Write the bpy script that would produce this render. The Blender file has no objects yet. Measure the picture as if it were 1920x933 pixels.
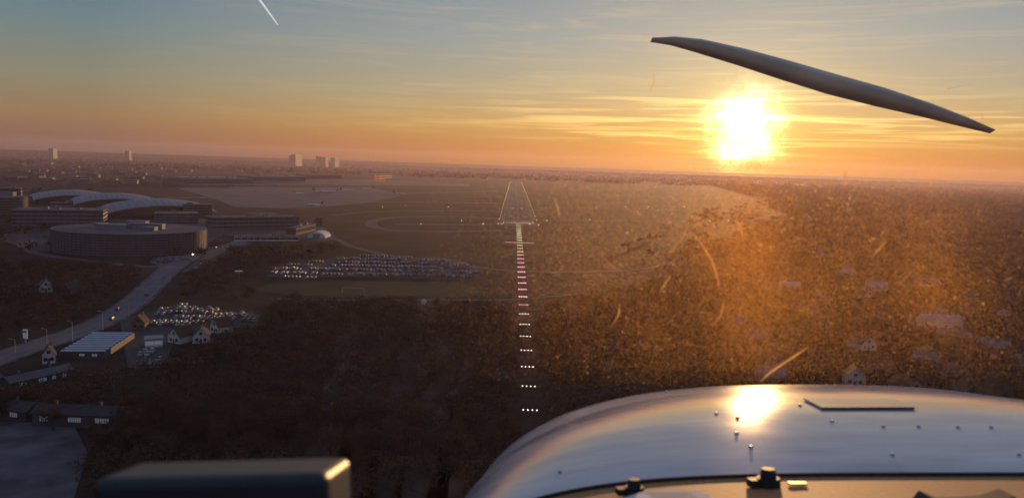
import bpy, math, random
import numpy as np
from mathutils import Vector, Matrix
random.seed(7); rng=np.random.default_rng(7)
sc=bpy.context.scene
sc.view_settings.view_transform='Standard'; sc.view_settings.look='None'; sc.view_settings.exposure=0
COL=sc.collection
EYE=86.0; F=1478.0
p=math.radians(6.08); rl=math.radians(1.85)
fw=Vector((0,math.cos(p),-math.sin(p))); r0=Vector((1,0,0)); u0=r0.cross(fw)
rt=r0*math.cos(rl)+u0*math.sin(rl); up=u0*math.cos(rl)-r0*math.sin(rl)
# ---- survey helper: ground position seen along a bearing from the aircraft
def G(px,py,z=0.0):
    d=fw*F+rt*(px-960)+up*(466.5-py)
    t=(z-EYE)/d.z
    return (d.x*t,d.y*t)
def lin(r,g,b):
    f=lambda c:(c/255/12.92) if c/255<=.04045 else ((c/255+.055)/1.055)**2.4
    return (f(r),f(g),f(b))
# ---------------- materials
def mat(name,col,rough=.8,var=.25,scale=.5,metal=0,emit=None,es=0,spec=.5,bump=0):
    m=bpy.data.materials.new(name); m.use_nodes=True; n=m.node_tree.nodes; l=m.node_tree.links
    b=n['Principled BSDF']; b.inputs['Roughness'].default_value=rough; b.inputs['Metallic'].default_value=metal
    b.inputs['Specular IOR Level'].default_value=spec
    g=n.new('ShaderNodeNewGeometry'); t=n.new('ShaderNodeTexNoise'); t.inputs['Scale'].default_value=scale; t.inputs['Detail'].default_value=5
    l.new(g.outputs['Position'],t.inputs['Vector'])
    r=n.new('ShaderNodeValToRGB'); e=r.color_ramp.elements
    e[0].position=.3;e[1].position=.7
    e[0].color=(*[c*(1-var) for c in col],1); e[1].color=(*[min(1,c*(1+var)) for c in col],1)
    l.new(t.outputs['Fac'],r.inputs['Fac']); l.new(r.outputs['Color'],b.inputs['Base Color'])
    if bump:
        bp=n.new('ShaderNodeBump'); bp.inputs['Strength'].default_value=bump; l.new(t.outputs['Fac'],bp.inputs['Height']); l.new(bp.outputs['Normal'],b.inputs['Normal'])
    if emit:
        b.inputs['Emission Color'].default_value=(*emit,1); b.inputs['Emission Strength'].default_value=es
    return m
M={}
M['asphalt']=mat('asphalt',(.055,.048,.055),.9,.2,.05,spec=.1)
M['runway']=mat('runway_asphalt',(.06,.048,.052),.9,.25,.02,spec=.1)
M['concrete']=mat('apron_concrete',(.09,.076,.088),.9,.25,.015,spec=.1)
M['taxi']=mat('taxiway_surface',(.08,.068,.076),.9,.2,.03,spec=.1)
M['road']=mat('road_asphalt',(.1,.092,.11),.85,.2,.05,spec=.15)
M['paint']=mat('worn_white_marking',(.24,.22,.22),.85,.3,.3,spec=.1)
M['kerb']=mat('kerb_stone',(.2,.19,.19),.8,.1,1)
M['grass']=mat('airfield_grass',(.034,.023,.018),.95,.45,.01,spec=.05)
M['sport']=mat('sports_grass',(.036,.036,.021),.95,.3,.03,spec=.05)
M['yard']=mat('yard_paving',(.085,.078,.092),.9,.5,.09,spec=.1)
M['soil']=mat('allotment_soil',(.05,.034,.03),.95,.5,.06,spec=.05)
M['wall_w']=mat('white_render',(.5,.47,.46),.8,.12,.5)
M['wall_b']=mat('brick_wall',(.15,.085,.065),.85,.2,.8)
M['wall_g']=mat('grey_panel',(.16,.16,.19),.7,.15,.3)
M['louvre']=mat('louvre_panel',(.1,.1,.125),.7,.2,.2)
M['wall_d']=mat('dark_panel',(.05,.05,.06),.7,.25,.3)
M['roof_r']=mat('tile_roof',(.085,.045,.035),.85,.25,1,spec=.1)
M['roof_d']=mat('slate_roof',(.045,.042,.048),.85,.3,.6,spec=.1)
M['roof_f']=mat('felt_roof',(.09,.085,.1),.9,.35,.08,spec=.1)
M['skylight']=mat('pale_skylight_roof',(.3,.32,.38),.5,.15,.2)
M['metalroof']=mat('pale_metal_roof',(.15,.16,.2),.6,.15,.2,spec=.3)
M['roof_s']=mat('grey_metal_roof',(.12,.125,.16),.6,.15,.2,spec=.3)
M['glass']=mat('dark_glass',(.03,.035,.045),.15,.2,.3,spec=.8)
M['litwin']=mat('pale_window',(.5,.55,.6),.3,.1,.4,emit=(.6,.7,.8),es=.08)
M['frame']=mat('white_frame',(.6,.6,.6),.5,.05,2)
M['bark']=mat('bark',(.05,.036,.03),.95,.3,2,spec=.05)
M['twig']=mat('bare_twigs',(.078,.046,.032),.95,.3,.03,spec=.03)
M['twig2']=mat('bare_twigs_olive',(.058,.038,.027),.95,.3,.03,spec=.03)
M['steel']=mat('galvanised_steel',(.35,.35,.36),.5,.1,2,metal=.6)
M['orangebld']=mat('painted_sun_facade',(.7,.35,.15),.6,.1,.2,emit=(1,.3,.08),es=.35)  # low sunlight painted in as orange colour and glow
# ---------------- mesh helpers
class MB:
    def __init__(s): s.v=[];s.f=[];s.m=[];s.mats=[]
    def mi(s,m):
        if m not in s.mats: s.mats.append(m)
        return s.mats.index(m)
    def add(s,vs,fs,m):
        o=len(s.v); s.v+=[tuple(x) for x in vs]; k=s.mi(m)
        for f in fs: s.f.append([i+o for i in f]); s.m.append(k)
    def box(s,c,d,m,rot=0,taper=1):
        hx,hy,hz=d[0]/2,d[1]/2,d[2]/2; cs,sn=math.cos(rot),math.sin(rot); vs=[]
        for z in(-1,1):
            k=taper if z>0 else 1
            for x,y in((-1,-1),(1,-1),(1,1),(-1,1)):
                a,b=x*hx*k,y*hy*k; vs.append((c[0]+a*cs-b*sn,c[1]+a*sn+b*cs,c[2]+z*hz))
        s.add(vs,[(3,2,1,0),(4,5,6,7),(0,1,5,4),(1,2,6,5),(2,3,7,6),(3,0,4,7)],m)
    def tube(s,a,b,ra,rb,m,n=8,cap=True):
        a=Vector(a);b=Vector(b);d=(b-a).normalized(); x=d.orthogonal().normalized(); y=d.cross(x); vs=[]
        for c,r in((a,ra),(b,rb)):
            for i in range(n):
                t=2*math.pi*i/n; vs.append(c+x*r*math.cos(t)+y*r*math.sin(t))
        fs=[(i,(i+1)%n,n+(i+1)%n,n+i) for i in range(n)]
        if cap: fs+= [tuple(range(n-1,-1,-1)),tuple(range(n,2*n))]
        s.add(vs,fs,m)
    def mesh(s,name,smooth=False):
        me=bpy.data.meshes.new(name); me.from_pydata(s.v,[],s.f)
        for m in s.mats: me.materials.append(M[m] if isinstance(m,str) else m)
        me.polygons.foreach_set('material_index',s.m)
        if smooth: me.polygons.foreach_set('use_smooth',[True]*len(s.f))
        me.update(); return me
def obj(name,data=None,parent=None,loc=(0,0,0),rot=0,**kw):
    o=bpy.data.objects.new(name,data); COL.objects.link(o); o.location=loc
    if rot: o.rotation_euler=(0,0,rot)
    if parent: o.parent=parent
    for k,v in kw.items(): o[k]=v
    return o
def sheet(name,pts,m,z,kind='structure',**kw):
    b=MB(); b.add([(x,y,z) for x,y in pts],[tuple(range(len(pts)))],m)
    me=b.mesh(name); 
    if me.polygons[0].normal.z<0: me.flip_normals()
    return obj(name,me,kind=kind,**kw)
def smooth_pts(pts,n=8):
    out=[]; P=[pts[0]]+list(pts)+[pts[-1]]
    for i in range(1,len(P)-2):
        a,b,c,d=[Vector(P[j][:2]) for j in(i-1,i,i+1,i+2)]
        for k in range(n):
            t=k/n; out.append(.5*((2*b)+(c-a)*t+(2*a-5*b+4*c-d)*t*t+(3*b-a-3*c+d)*t**3))
    out.append(Vector(pts[-1][:2])); return out
def ribbon(name,pts,w,m,z,kerb=False,dash=False):
    S=smooth_pts(pts); b=MB()
    N=[]
    for i,q in enumerate(S):
        t=(S[min(i+1,len(S)-1)]-S[max(i-1,0)]).normalized(); N.append(Vector((-t.y,t.x)))
    def strip(o1,o2,za,mm):
        vs=[]
        for q,n in zip(S,N): vs+=[(q.x+n.x*o2,q.y+n.y*o2,za),(q.x+n.x*o1,q.y+n.y*o1,za)]
        b.add(vs,[(2*i,2*i+1,2*i+3,2*i+2) for i in range(len(S)-1)],mm)
    strip(-w/2,w/2,z,m)
    if kerb:
        for s in(-1,1): strip(s*(w/2+.15)-.15,s*(w/2+.15)+.15,z+.12,'kerb'); strip(s*(w/2+1.6)-1.3,s*(w/2+1.6)+1.3,z+.1,'yard')
    me=b.mesh(name); obj(name,me,kind='structure')
    if dash:
        b=MB(); L=0
        for i in range(len(S)-1):
            d=(S[i+1]-S[i]); n=int(d.length//9)
            for k in range(max(1,n)):
                q=S[i]+d*((k+.5)/max(1,n)); b.box((q.x,q.y,z+.02),(4,.25,.02),'paint',math.atan2(d.y,d.x))
        obj(name+'_marking',b.mesh(name+'_marking'),kind='structure')
    return S
def inside(pts,poly):
    x,y=pts[:,0],pts[:,1]; c=np.zeros(len(pts),bool); n=len(poly); j=n-1
    for i in range(n):
        xi,yi=poly[i];xj,yj=poly[j]
        if yi!=yj:
            c^=((yi>y)!=(yj>y))&(x<(xj-xi)*(y-yi)/(yj-yi)+xi)
        j=i
    return c
# ---------------- camera
cam=bpy.data.cameras.new('camera'); co=bpy.data.objects.new('camera',cam); COL.objects.link(co)
cam.sensor_width=36; cam.lens=36*F/1920; cam.clip_start=.02; cam.clip_end=120000
R=Matrix((rt,up,-fw)).transposed()
co.matrix_world=Matrix.Translation((0,0,EYE))@R.to_4x4()
cam.dof.use_dof=True; cam.dof.focus_distance=600; cam.dof.aperture_fstop=7.5
sc.camera=co
# ---------------- sun + world
sd=(fw*F+rt*(1398-960)+up*(466.5-238)).normalized()
selev=math.asin(sd.z); saz=math.atan2(sd.x,sd.y)
sun=bpy.data.lights.new('sun','SUN'); sun.energy=3.3; sun.angle=math.radians(.5); sun.color=(1,.54,.22)
so=bpy.data.objects.new('sun',sun); COL.objects.link(so); so.rotation_euler=sd.to_track_quat('Z','Y').to_euler()
w=bpy.data.worlds.new('World'); sc.world=w; w.use_nodes=True
nt=w.node_tree; n=nt.nodes; l=nt.links; n.clear()
out=n.new('ShaderNodeOutputWorld')
sky=n.new('ShaderNodeTexSky'); sky.sky_type='NISHITA'; sky.sun_disc=False; sky.sun_elevation=selev; sky.sun_rotation=saz
bg1=n.new('ShaderNodeBackground'); bg1.inputs['Strength'].default_value=.006; l.new(sky.outputs[0],bg1.inputs['Color'])
tc=n.new('ShaderNodeTexCoord'); D=tc.outputs['Generated']
def mth(op,a,b=None,c=None,clamp=False):
    x=n.new('ShaderNodeMath'); x.operation=op; x.use_clamp=clamp
    for i,v in enumerate((a,b,c)):
        if v is None: continue
        if isinstance(v,(int,float)): x.inputs[i].default_value=v
        else: l.new(v,x.inputs[i])
    return x.outputs[0]
def mixc(f,a,b,bt='MIX'):
    x=n.new('ShaderNodeMix'); x.data_type='RGBA'; x.blend_type=bt
    for i,v in ((0,f),(6,a),(7,b)):
        if isinstance(v,(int,float)): x.inputs[i].default_value=v
        elif isinstance(v,tuple): x.inputs[i].default_value=(*v,1)
        else: l.new(v,x.inputs[i])
    return x.outputs[2]
sep=n.new('ShaderNodeSeparateXYZ'); l.new(D,sep.inputs[0])
z=sep.outputs[2]; az=mth('ARCTAN2',sep.outputs[0],sep.outputs[1])
def ramp(fac,stops):
    r=n.new('ShaderNodeValToRGB'); e=r.color_ramp.elements
    while len(e)<len(stops): e.new(.5)
    for i,(ps,c) in enumerate(stops): e[i].position=ps; e[i].color=(*c,1)
    l.new(fac,r.inputs[0]); return r.outputs[0]
zz=mth('MULTIPLY',z,2.0,clamp=True)
left=ramp(zz,[(0,lin(100,76,78)),(.03,lin(128,92,78)),(.08,lin(152,118,86)),(.16,lin(140,134,112)),(.28,lin(112,132,136)),(.42,lin(84,116,142)),(1,lin(118,135,165))])
right=ramp(zz,[(0,lin(150,86,42)),(.04,lin(188,118,54)),(.1,lin(202,158,92)),(.19,lin(182,168,138)),(.31,lin(158,164,162)),(.44,lin(142,154,164)),(1,lin(118,135,165))])
vm=n.new('ShaderNodeVectorMath'); vm.operation='DOT_PRODUCT'; l.new(D,vm.inputs[0]); vm.inputs[1].default_value=sd
s=mth('MAXIMUM',vm.outputs['Value'],0.0)
wf=mth('MULTIPLY',mth('SUBTRACT',s,.72),1/.26,clamp=True)
base=mixc(wf,left,right)
cv=n.new('ShaderNodeCombineXYZ'); l.new(mth('MULTIPLY',az,3.0),cv.inputs[0]); l.new(mth('MULTIPLY',mth('ADD',z,mth('MULTIPLY',az,.02)),46.0),cv.inputs[1])
cn=n.new('ShaderNodeTexNoise'); cn.inputs['Scale'].default_value=1.6; cn.inputs['Detail'].default_value=9; cn.inputs['Roughness'].default_value=.66; cn.inputs['Distortion'].default_value=.7
l.new(cv.outputs[0],cn.inputs['Vector'])
cl=mth('MULTIPLY',mth('SUBTRACT',cn.outputs['Fac'],.5),4.5,clamp=True)
cmask=mth('MULTIPLY',cl,mth('MULTIPLY',mth('SUBTRACT',z,.03),40,clamp=True))
cf=mth('MULTIPLY',cmask,mth('MULTIPLY_ADD',wf,.33,.03))
base=mixc(cf,base,mixc(wf,lin(180,155,125),lin(230,200,145)))
jn=n.new('ShaderNodeTexNoise'); jn.inputs['Scale'].default_value=34; jn.inputs['Detail'].default_value=6; jn.inputs['Roughness'].default_value=.65; l.new(D,jn.inputs['Vector'])
sj=mth('MINIMUM',mth('ADD',s,mth('MULTIPLY',mth('SUBTRACT',jn.outputs['Fac'],.5),.0022)),1.0)
cv2=n.new('ShaderNodeCombineXYZ'); l.new(mth('MULTIPLY',az,4.0),cv2.inputs[0]); l.new(mth('MULTIPLY',z,105.0),cv2.inputs[1])
cn3=n.new('ShaderNodeTexNoise'); cn3.inputs['Scale'].default_value=1.3; cn3.inputs['Detail'].default_value=6; cn3.inputs['Distortion'].default_value=.5; l.new(cv2.outputs[0],cn3.inputs['Vector'])
st=mth('MULTIPLY',mth('SUBTRACT',cn3.outputs['Fac'],.48),7,clamp=True)
band=mth('MULTIPLY',mth('MULTIPLY',mth('SUBTRACT',z,.028),60,clamp=True),mth('MULTIPLY',mth('SUBTRACT',.1,z),30,clamp=True))
g1=mth('MULTIPLY',mth('POWER',s,40),.12); g2=mth('MULTIPLY',mth('POWER',s,260),.42); g3=mth('MULTIPLY',mth('POWER',sj,2500),12)
g4=mth('MULTIPLY',mth('MULTIPLY',mth('POWER',s,30),.8),mth('MULTIPLY',st,band))
g2=mth('MULTIPLY',g2,mth('MULTIPLY_ADD',st,.9,.6)); g3=mth('MULTIPLY',g3,mth('MULTIPLY_ADD',st,1.0,.65))
def sc3(f,c):
    return mixc(1.0,mixc(0.0,c,c),f,'MULTIPLY')
tot=base
for g_,c_ in((g1,(1,.6,.12)),(g4,(1,.66,.22)),(g2,(1,.66,.1)),(g3,(1,.8,.32))): tot=mixc(1.0,tot,sc3(g_,c_),'ADD')
bg2=n.new('ShaderNodeBackground'); l.new(tot,bg2.inputs['Color']); bg2.inputs['Strength'].default_value=.92
ad=n.new('ShaderNodeAddShader'); l.new(bg1.outputs[0],ad.inputs[0]); l.new(bg2.outputs[0],ad.inputs[1]); l.new(ad.outputs[0],out.inputs['Surface'])
# ---------------- ground
gm=bpy.data.materials.new('ground_cover'); gm.use_nodes=True; gn=gm.node_tree.nodes; gl=gm.node_tree.links; gb=gn['Principled BSDF']; gb.inputs['Roughness'].default_value=.95; gb.inputs['Specular IOR Level'].default_value=.03
geo=gn.new('ShaderNodeNewGeometry')
def gnoise(s,d=6):
    t=gn.new('ShaderNodeTexNoise'); t.inputs['Scale'].default_value=s; t.inputs['Detail'].default_value=d; t.inputs['Roughness'].default_value=.65; gl.new(geo.outputs['Position'],t.inputs['Vector']); return t.outputs['Fac']
def gramp(f,st):
    r=gn.new('ShaderNodeValToRGB'); e=r.color_ramp.elements
    while len(e)<len(st): e.new(.5)
    for i,(ps,c) in enumerate(st): e[i].position=ps;e[i].color=(*c,1)
    gl.new(f,r.inputs[0]); return r.outputs[0]
ca=gramp(gnoise(.0022,8),[(.35,(.026,.019,.017)),(.5,(.043,.031,.026)),(.62,(.058,.042,.036)),(.75,(.042,.036,.026))])
cb=gramp(gnoise(.05,8),[(.3,(.4,.4,.4)),(.7,(1.35,1.3,1.25))])
mx=gn.new('ShaderNodeMix'); mx.data_type='RGBA'; mx.blend_type='MULTIPLY'; mx.inputs[0].default_value=1; gl.new(ca,mx.inputs[6]); gl.new(cb,mx.inputs[7]); gl.new(mx.outputs[2],gb.inputs['Base Color'])
M['ground']=gm
sheet('ground',[(-50000,-2000),(50000,-2000),(50000,70000),(-50000,70000)],'ground',0)
# haze layer: a real thin atmosphere of scattering dust over the land
hm=bpy.data.materials.new('haze_air'); hm.use_nodes=True; hn=hm.node_tree.nodes; hn.clear()
ho=hn.new('ShaderNodeOutputMaterial'); vs=hn.new('ShaderNodeVolumeScatter'); vs.inputs['Color'].default_value=(.82,.62,.8,1); vs.inputs['Density'].default_value=5e-5; vs.inputs['Anisotropy'].default_value=.5
hm.node_tree.links.new(vs.outputs[0],ho.inputs['Volume']); M['haze']=hm
b=MB(); b.box((0,3500,89),(16000,9000,182),'haze'); 
obj('haze',b.mesh('haze'),kind='structure')
# ---------------- airfield
CX=8.2; TH=1175; RL=3000
gp=lambda L:[G(*q) for q in L]
sheet('airfield_grass',gp([(600,452),(690,470),(900,492),(1080,495),(1200,484),(1330,450),(1420,410),(1400,370),(1300,347),(1000,333),(600,330),(430,340),(560,400)]),'grass',.03)
sheet('apron',gp([(330,352),(700,352),(760,366),(690,380),(560,392),(440,388),(400,372)]),'concrete',.06)
sheet('apron_far',gp([(340,338),(700,336),(880,345),(880,349),(520,346)]),'taxi',.06)
ribbon('taxiway',gp([(440,386),(690,379),(950,381)]),26,'taxi',.09)
ribbon('taxiway_crossing',gp([(280,372),(600,366),(940,358)]),45,'taxi',.1)
ribbon('taxiway_loop',gp([(948,411),(840,405),(735,408),(696,417),(720,430),(830,434),(944,432)]),16,'taxi',.11)
ribbon('taxiway_link',gp([(946,420),(850,421),(740,420)]),14,'taxi',.12)
ribbon('taxiway_link_north',gp([(950,397),(850,395),(700,397),(620,404)]),12,'taxi',.125)
ribbon('service_road_airfield',gp([(1000,412),(1300,416),(1640,424)]),9,'concrete',.12)
ribbon('service_road_east',gp([(990,389),(1150,391),(1420,397)]),14,'taxi',.12)
ribbon('service_road_far',gp([(985,362),(1200,368),(1500,378)]),30,'taxi',.12)
sheet('runway',[(CX-30,TH-60),(CX+30,TH-60),(CX+30,TH+RL),(CX-30,TH+RL)],'runway',.2)
b=MB()
for i in range(6):
    for s_ in(-1,1): b.box((CX+s_*(3.6+i*3.6),TH+21,.26),(1.6,26,.02),'paint')
y=TH+90
while y<TH+RL-60: b.box((CX,y,.26),(.8,30,.02),'paint'); y+=55
for s_ in(-1,1):
    b.box((CX+s_*22.6,TH+RL/2,.26),(.4,RL,.02),'paint')
    b.box((CX+s_*9,TH+400,.26),(5,50,.02),'paint')
    for dd in(150,600,750):
        for k in range(3 if dd<200 else 2): b.box((CX+s_*(9+k*3),TH+dd,.26),(1.5,22,.02),'paint')
b.box((CX,TH+1,.27),(46,1.2,.02),'paint')
obj('runway_marking',b.mesh('runway_marking'),kind='structure')
def em(name,c,s_): return mat(name,(.8,.8,.8),.4,.05,1,emit=c,es=s_)
LM={'white':em('lamp_white',(1,.82,.68),8),'pink':em('lamp_pink',(1,.45,.6),8),'yellow':em('lamp_yellow',(1,.85,.45),8),'green':em('lamp_green',(.65,1,.5),4),'red':em('lamp_red',(1,.25,.12),5)}
def ball(r,m,n_=8):
    b=MB(); vs=[];fs=[]
    for i in range(5):
        t=math.pi*i/4
        for k in range(n_): a=2*math.pi*k/n_; vs.append((r*math.sin(t)*math.cos(a),r*math.sin(t)*math.sin(a),r*math.cos(t)))
    for i in range(4):
        for k in range(n_): fs.append((i*n_+k,i*n_+(k+1)%n_,(i+1)*n_+(k+1)%n_,(i+1)*n_+k)[::-1])
    b.add(vs,fs,m); return b.mesh('lamp',True)
BALL={k:ball(.15,m) for k,m in LM.items()}; BALLF={k:ball(.22,m) for k,m in LM.items()}
b=MB(); b.box((0,0,.4),(5.2,.08,.06),'wall_d')
for x in(-1.8,1.8): b.tube((x,0,0),(x,0,.37),.05,.04,'wall_d',6)
barm=b.mesh('support_frame')
b=MB(); b.box((0,0,.4),(31,.08,.06),'wall_d')
for x in(-12,-4,4,12): b.tube((x,0,0),(x,0,.37),.05,.04,'wall_d',6)
barw=b.mesh('support_frame_wide')
for k in range(30):
    y=TH-905+30*k
    wide=(k==20)
    c='white' if k<7 else('pink' if k<17 else('yellow' if k<27 else 'green'))
    e=obj('approach_light_bar',None,loc=(CX,y,0),label='row of '+{'white':'warm white','pink':'pinkish','yellow':'yellow','green':'greenish'}[c]+' approach lamps on low steel frame',category='runway light',group='approach light bars leading to the runway')
    obj('support_frame',barw if wide else barm,parent=e)
    xs=[-15+i*2.5 for i in range(13)] if wide else [-2.4+i*1.6 for i in range(4)]
    for j,x in enumerate(xs):
        cc=c
        if wide and abs(x)>4: cc='pink' if x<0 else 'green'
        obj('lamp',(BALL if k<8 else BALLF)[cc],parent=e,loc=(x,-.05,.6))
small=ball(.3,LM['yellow'],6); redb=ball(.5,LM['red'],6)
for s_ in(-1,1):
    for k in range(30):
        obj('runway_edge_light',small if k>1 else redb,loc=(CX+s_*29.5,TH-30+k*100,.5),label='small glowing edge lamp beside the runway',category='runway light',group='runway edge lights')
for i in range(12):
    obj('threshold_light',BALLF['white'],loc=(CX-22+i*4,TH-6,.5),label='small glowing lamp across the runway threshold',category='runway light',group='threshold lights')
TL={k:ball(.32,LM[k],6) for k in('white','yellow','red')}
for i in range(26):
    q=G(720+i*38+random.uniform(-8,8),random.choice([386,388,412,414,420]) )
    obj('taxiway_light',TL[random.choice(['white','yellow','red'])],loc=(q[0],q[1],.5),label='small glowing lamp beside the taxiway',category='airfield light',group='taxiway lights')
# ---------------- roads and plots
main=ribbon('road',gp([(-120,716),(20,664),(100,638),(190,604),(250,568),(288,533),(318,505),(347,488),(388,472),(432,460),(470,446),(520,440)]),11.5,'road',.14,kerb=True,dash=True)
ribbon('garage_road',gp([(110,452),(60,452),(44,460),(60,472),(110,482),(230,496),(300,500),(330,494)]),9,'taxi',.12)
ribbon('slip_road',gp([(350,510),(380,488),(420,470),(470,455)]),7,'taxi',.12)
ribbon('perimeter_road',gp([(500,430),(620,446),(660,462),(740,480),(840,487),(905,502),(1000,509),(1150,508),(1235,498),(1290,474),(1330,455)]),7,'taxi',.12)
ribbon('field_path',gp([(520,560),(640,563),(800,562),(965,561),(1100,549)]),3.5,'yard',.12)
ribbon('residential_road',gp([(1500,560),(1700,590),(1830,640),(1900,690)]),6,'asphalt',.12)
ribbon('residential_road_far',gp([(1480,500),(1650,500),(1800,540),(1920,560)]),7,'asphalt',.12)
carpark_poly=gp([(498,517),(520,500),(600,487),(690,479),(800,484),(885,496),(908,512),(870,524),(760,522),(640,518),(560,524)])
sheet('car_park',carpark_poly,'asphalt',.1)
sheet('sports_field',gp([(470,545),(520,526),(860,528),(905,548),(880,556),(600,556)]),'sport',.06)
sheet('yard',gp([(-60,760),(50,790),(140,800),(165,850),(130,960),(-60,960)]),'yard',.1)
LOT=gp([(300,578),(345,573),(482,592),(480,606),(400,610),(272,612)])
sheet('factory_yard',gp([(225,600),(330,570),(490,590),(480,612),(400,640),(330,640),(300,690),(240,690)]),'asphalt',.1)
sheet('forecourt',gp([(280,490),(345,470),(400,462),(420,468),(350,490),(300,500)]),'yard',.09)
sheet('terminal_forecourt',gp([(0,440),(60,430),(400,410),(600,420),(640,450),(560,452),(420,440),(390,455),(380,470),(60,470),(0,450)]),'asphalt',.05)
b=MB()
for i in range(9):
    x=640+i*62
    if 900<x<1060: continue
    b.add([(*G(x+random.uniform(0,6),590),.05),(*G(x+34,590),.05),(*G(x+random.uniform(-70,30),935),.05),(*G(x-90,935),.05)],[(3,2,1,0)],'soil')
obj('allotment_ground',b.mesh('allotment_ground'),kind='structure')
# ---------------- buildings
FP=[] # footprints for tree exclusion
def block(name,label,cat,A,B,depth,h,storeys=2,wall='wall_g',roof='roof_f',win='glass',extras=True,group=None):
    A=Vector(A);B=Vector(B); d=B-A; L=d.length; ang=math.atan2(d.y,d.x)
    nrm=Vector((-d.y,d.x)).normalized(); 
    if nrm.y<0: nrm=-nrm
    c=(A+B)/2+nrm*depth/2; FP.append((c.x,c.y,max(L,depth)*.6))
    e=obj(name,None,loc=(c.x,c.y,0),rot=ang,label=label,category=cat)
    if group: e['group']=group
    b=MB(); b.box((0,0,h/2),(L,depth,h),wall); obj('wall',b.mesh('wall'),parent=e)
    b=MB(); b.box((0,0,h+.2),(L+.8,depth+.8,.4),roof)
    ro=obj('roof',b.mesh('roof'),parent=e)
    if extras:
        for k in range(max(1,int(L/25))):
            b=MB(); sx=random.uniform(3,7); b.box((0,0,1.2),(sx,random.uniform(3,6),2.4),'wall_g'); b.box((0,0,2.5),(sx+.3,4,.2),'roof_f')
            obj('roof_plant',b.mesh('roof_plant'),parent=ro,loc=(random.uniform(-L*.4,L*.4),random.uniform(-depth*.3,depth*.3),h+.4))
    fl=h/storeys
    for k in range(storeys):
        b=MB(); n_=max(2,int(L/6)); zc=k*fl+fl*.55; hh=fl*.5
        b.box((0,0,zc),(L+.12,depth+.12,hh),win)
        for i in range(n_+1): b.box((-L/2+L*i/n_,-depth/2-.08,zc),(.35,.12,hh+.1),wall)
        obj('window_band',b.mesh('window_band'),parent=e)
    return e
def blk(x0,x1,yb,depth,ytop,y1=None,**k):
    A=G(x0,yb);B=G(x1,y1 if y1 else yb)
    m_=((A[1]+B[1])/2); h=(yb-ytop)*m_/F*.97
    return block(k.pop('name','building'),k.pop('label'),k.pop('cat','building'),A,B,depth,h,**k)
def drum(A,rad_x,rad_y,h,floors,label,fins='wall_d'):
    e=obj('multistorey_car_park',None,loc=(A[0],A[1],0),label=label,category='car park building'); N=64; FP.append((A[0],A[1],rad_x*1.05))
    def ring(rx,ry,z0,z1,m):
        b=MB(); vs=[]
        for zc in(z0,z1):
            for i in range(N): a=2*math.pi*i/N; vs.append((rx*math.cos(a),ry*math.sin(a),zc))
        fs=[(i,(i+1)%N,N+(i+1)%N,N+i) for i in range(N)]
        fs.append(tuple(range(N,2*N))); fs.append(tuple(range(N-1,-1,-1)))
        b.add(vs,fs,m); return b
    obj('wall',ring(rad_x-1,rad_y-1,0,h-1,'wall_d').mesh('wall'),parent=e)
    for k in range(floors):
        z0=k*h/floors+.4*h/floors
        b=ring(rad_x,rad_y,z0,z0+h/floors*.45,'louvre'); obj('parapet_band',b.mesh('parapet_band'),parent=e)
    b=MB()
    for i in range(90):
        a=2*math.pi*i/90; b.box(((rad_x+.3)*math.cos(a),(rad_y+.3)*math.sin(a),h/2),(.3,.3,h),fins,a)
    obj('facade_fins',b.mesh('facade_fins'),parent=e,kind='stuff')
    ro=obj('roof',ring(rad_x-1.5,rad_y-1.5,h-.6,h-.3,'roof_f').mesh('roof'),parent=e)
    for dx,dy,sx,sy,sz in((-12,-8,26,9,3.5),(14,0,30,7,4.5),(-2,16,18,8,5),(25,-16,9,7,3),(-30,6,10,6,3)):
        if abs(dx)+sx/2>rad_x-4: continue
        b=MB(); b.box((0,0,sz/2),(sx,sy,sz),'wall_g'); b.box((0,0,sz+.15),(sx+.8,sy+.8,.3),'metalroof'); obj('stair_house',b.mesh('stair_house'),parent=ro,loc=(dx,dy,h-.3))
    return e
q=G(243,483); drum((q[0]-25,q[1]+55),64,56,19.5,9,'oval grey multistorey car park with banded louvre facade')
q=G(-22,404); drum((q[0],q[1]+28),30,28,24,7,'round pale multistorey car park with stacked ring decks')
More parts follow.
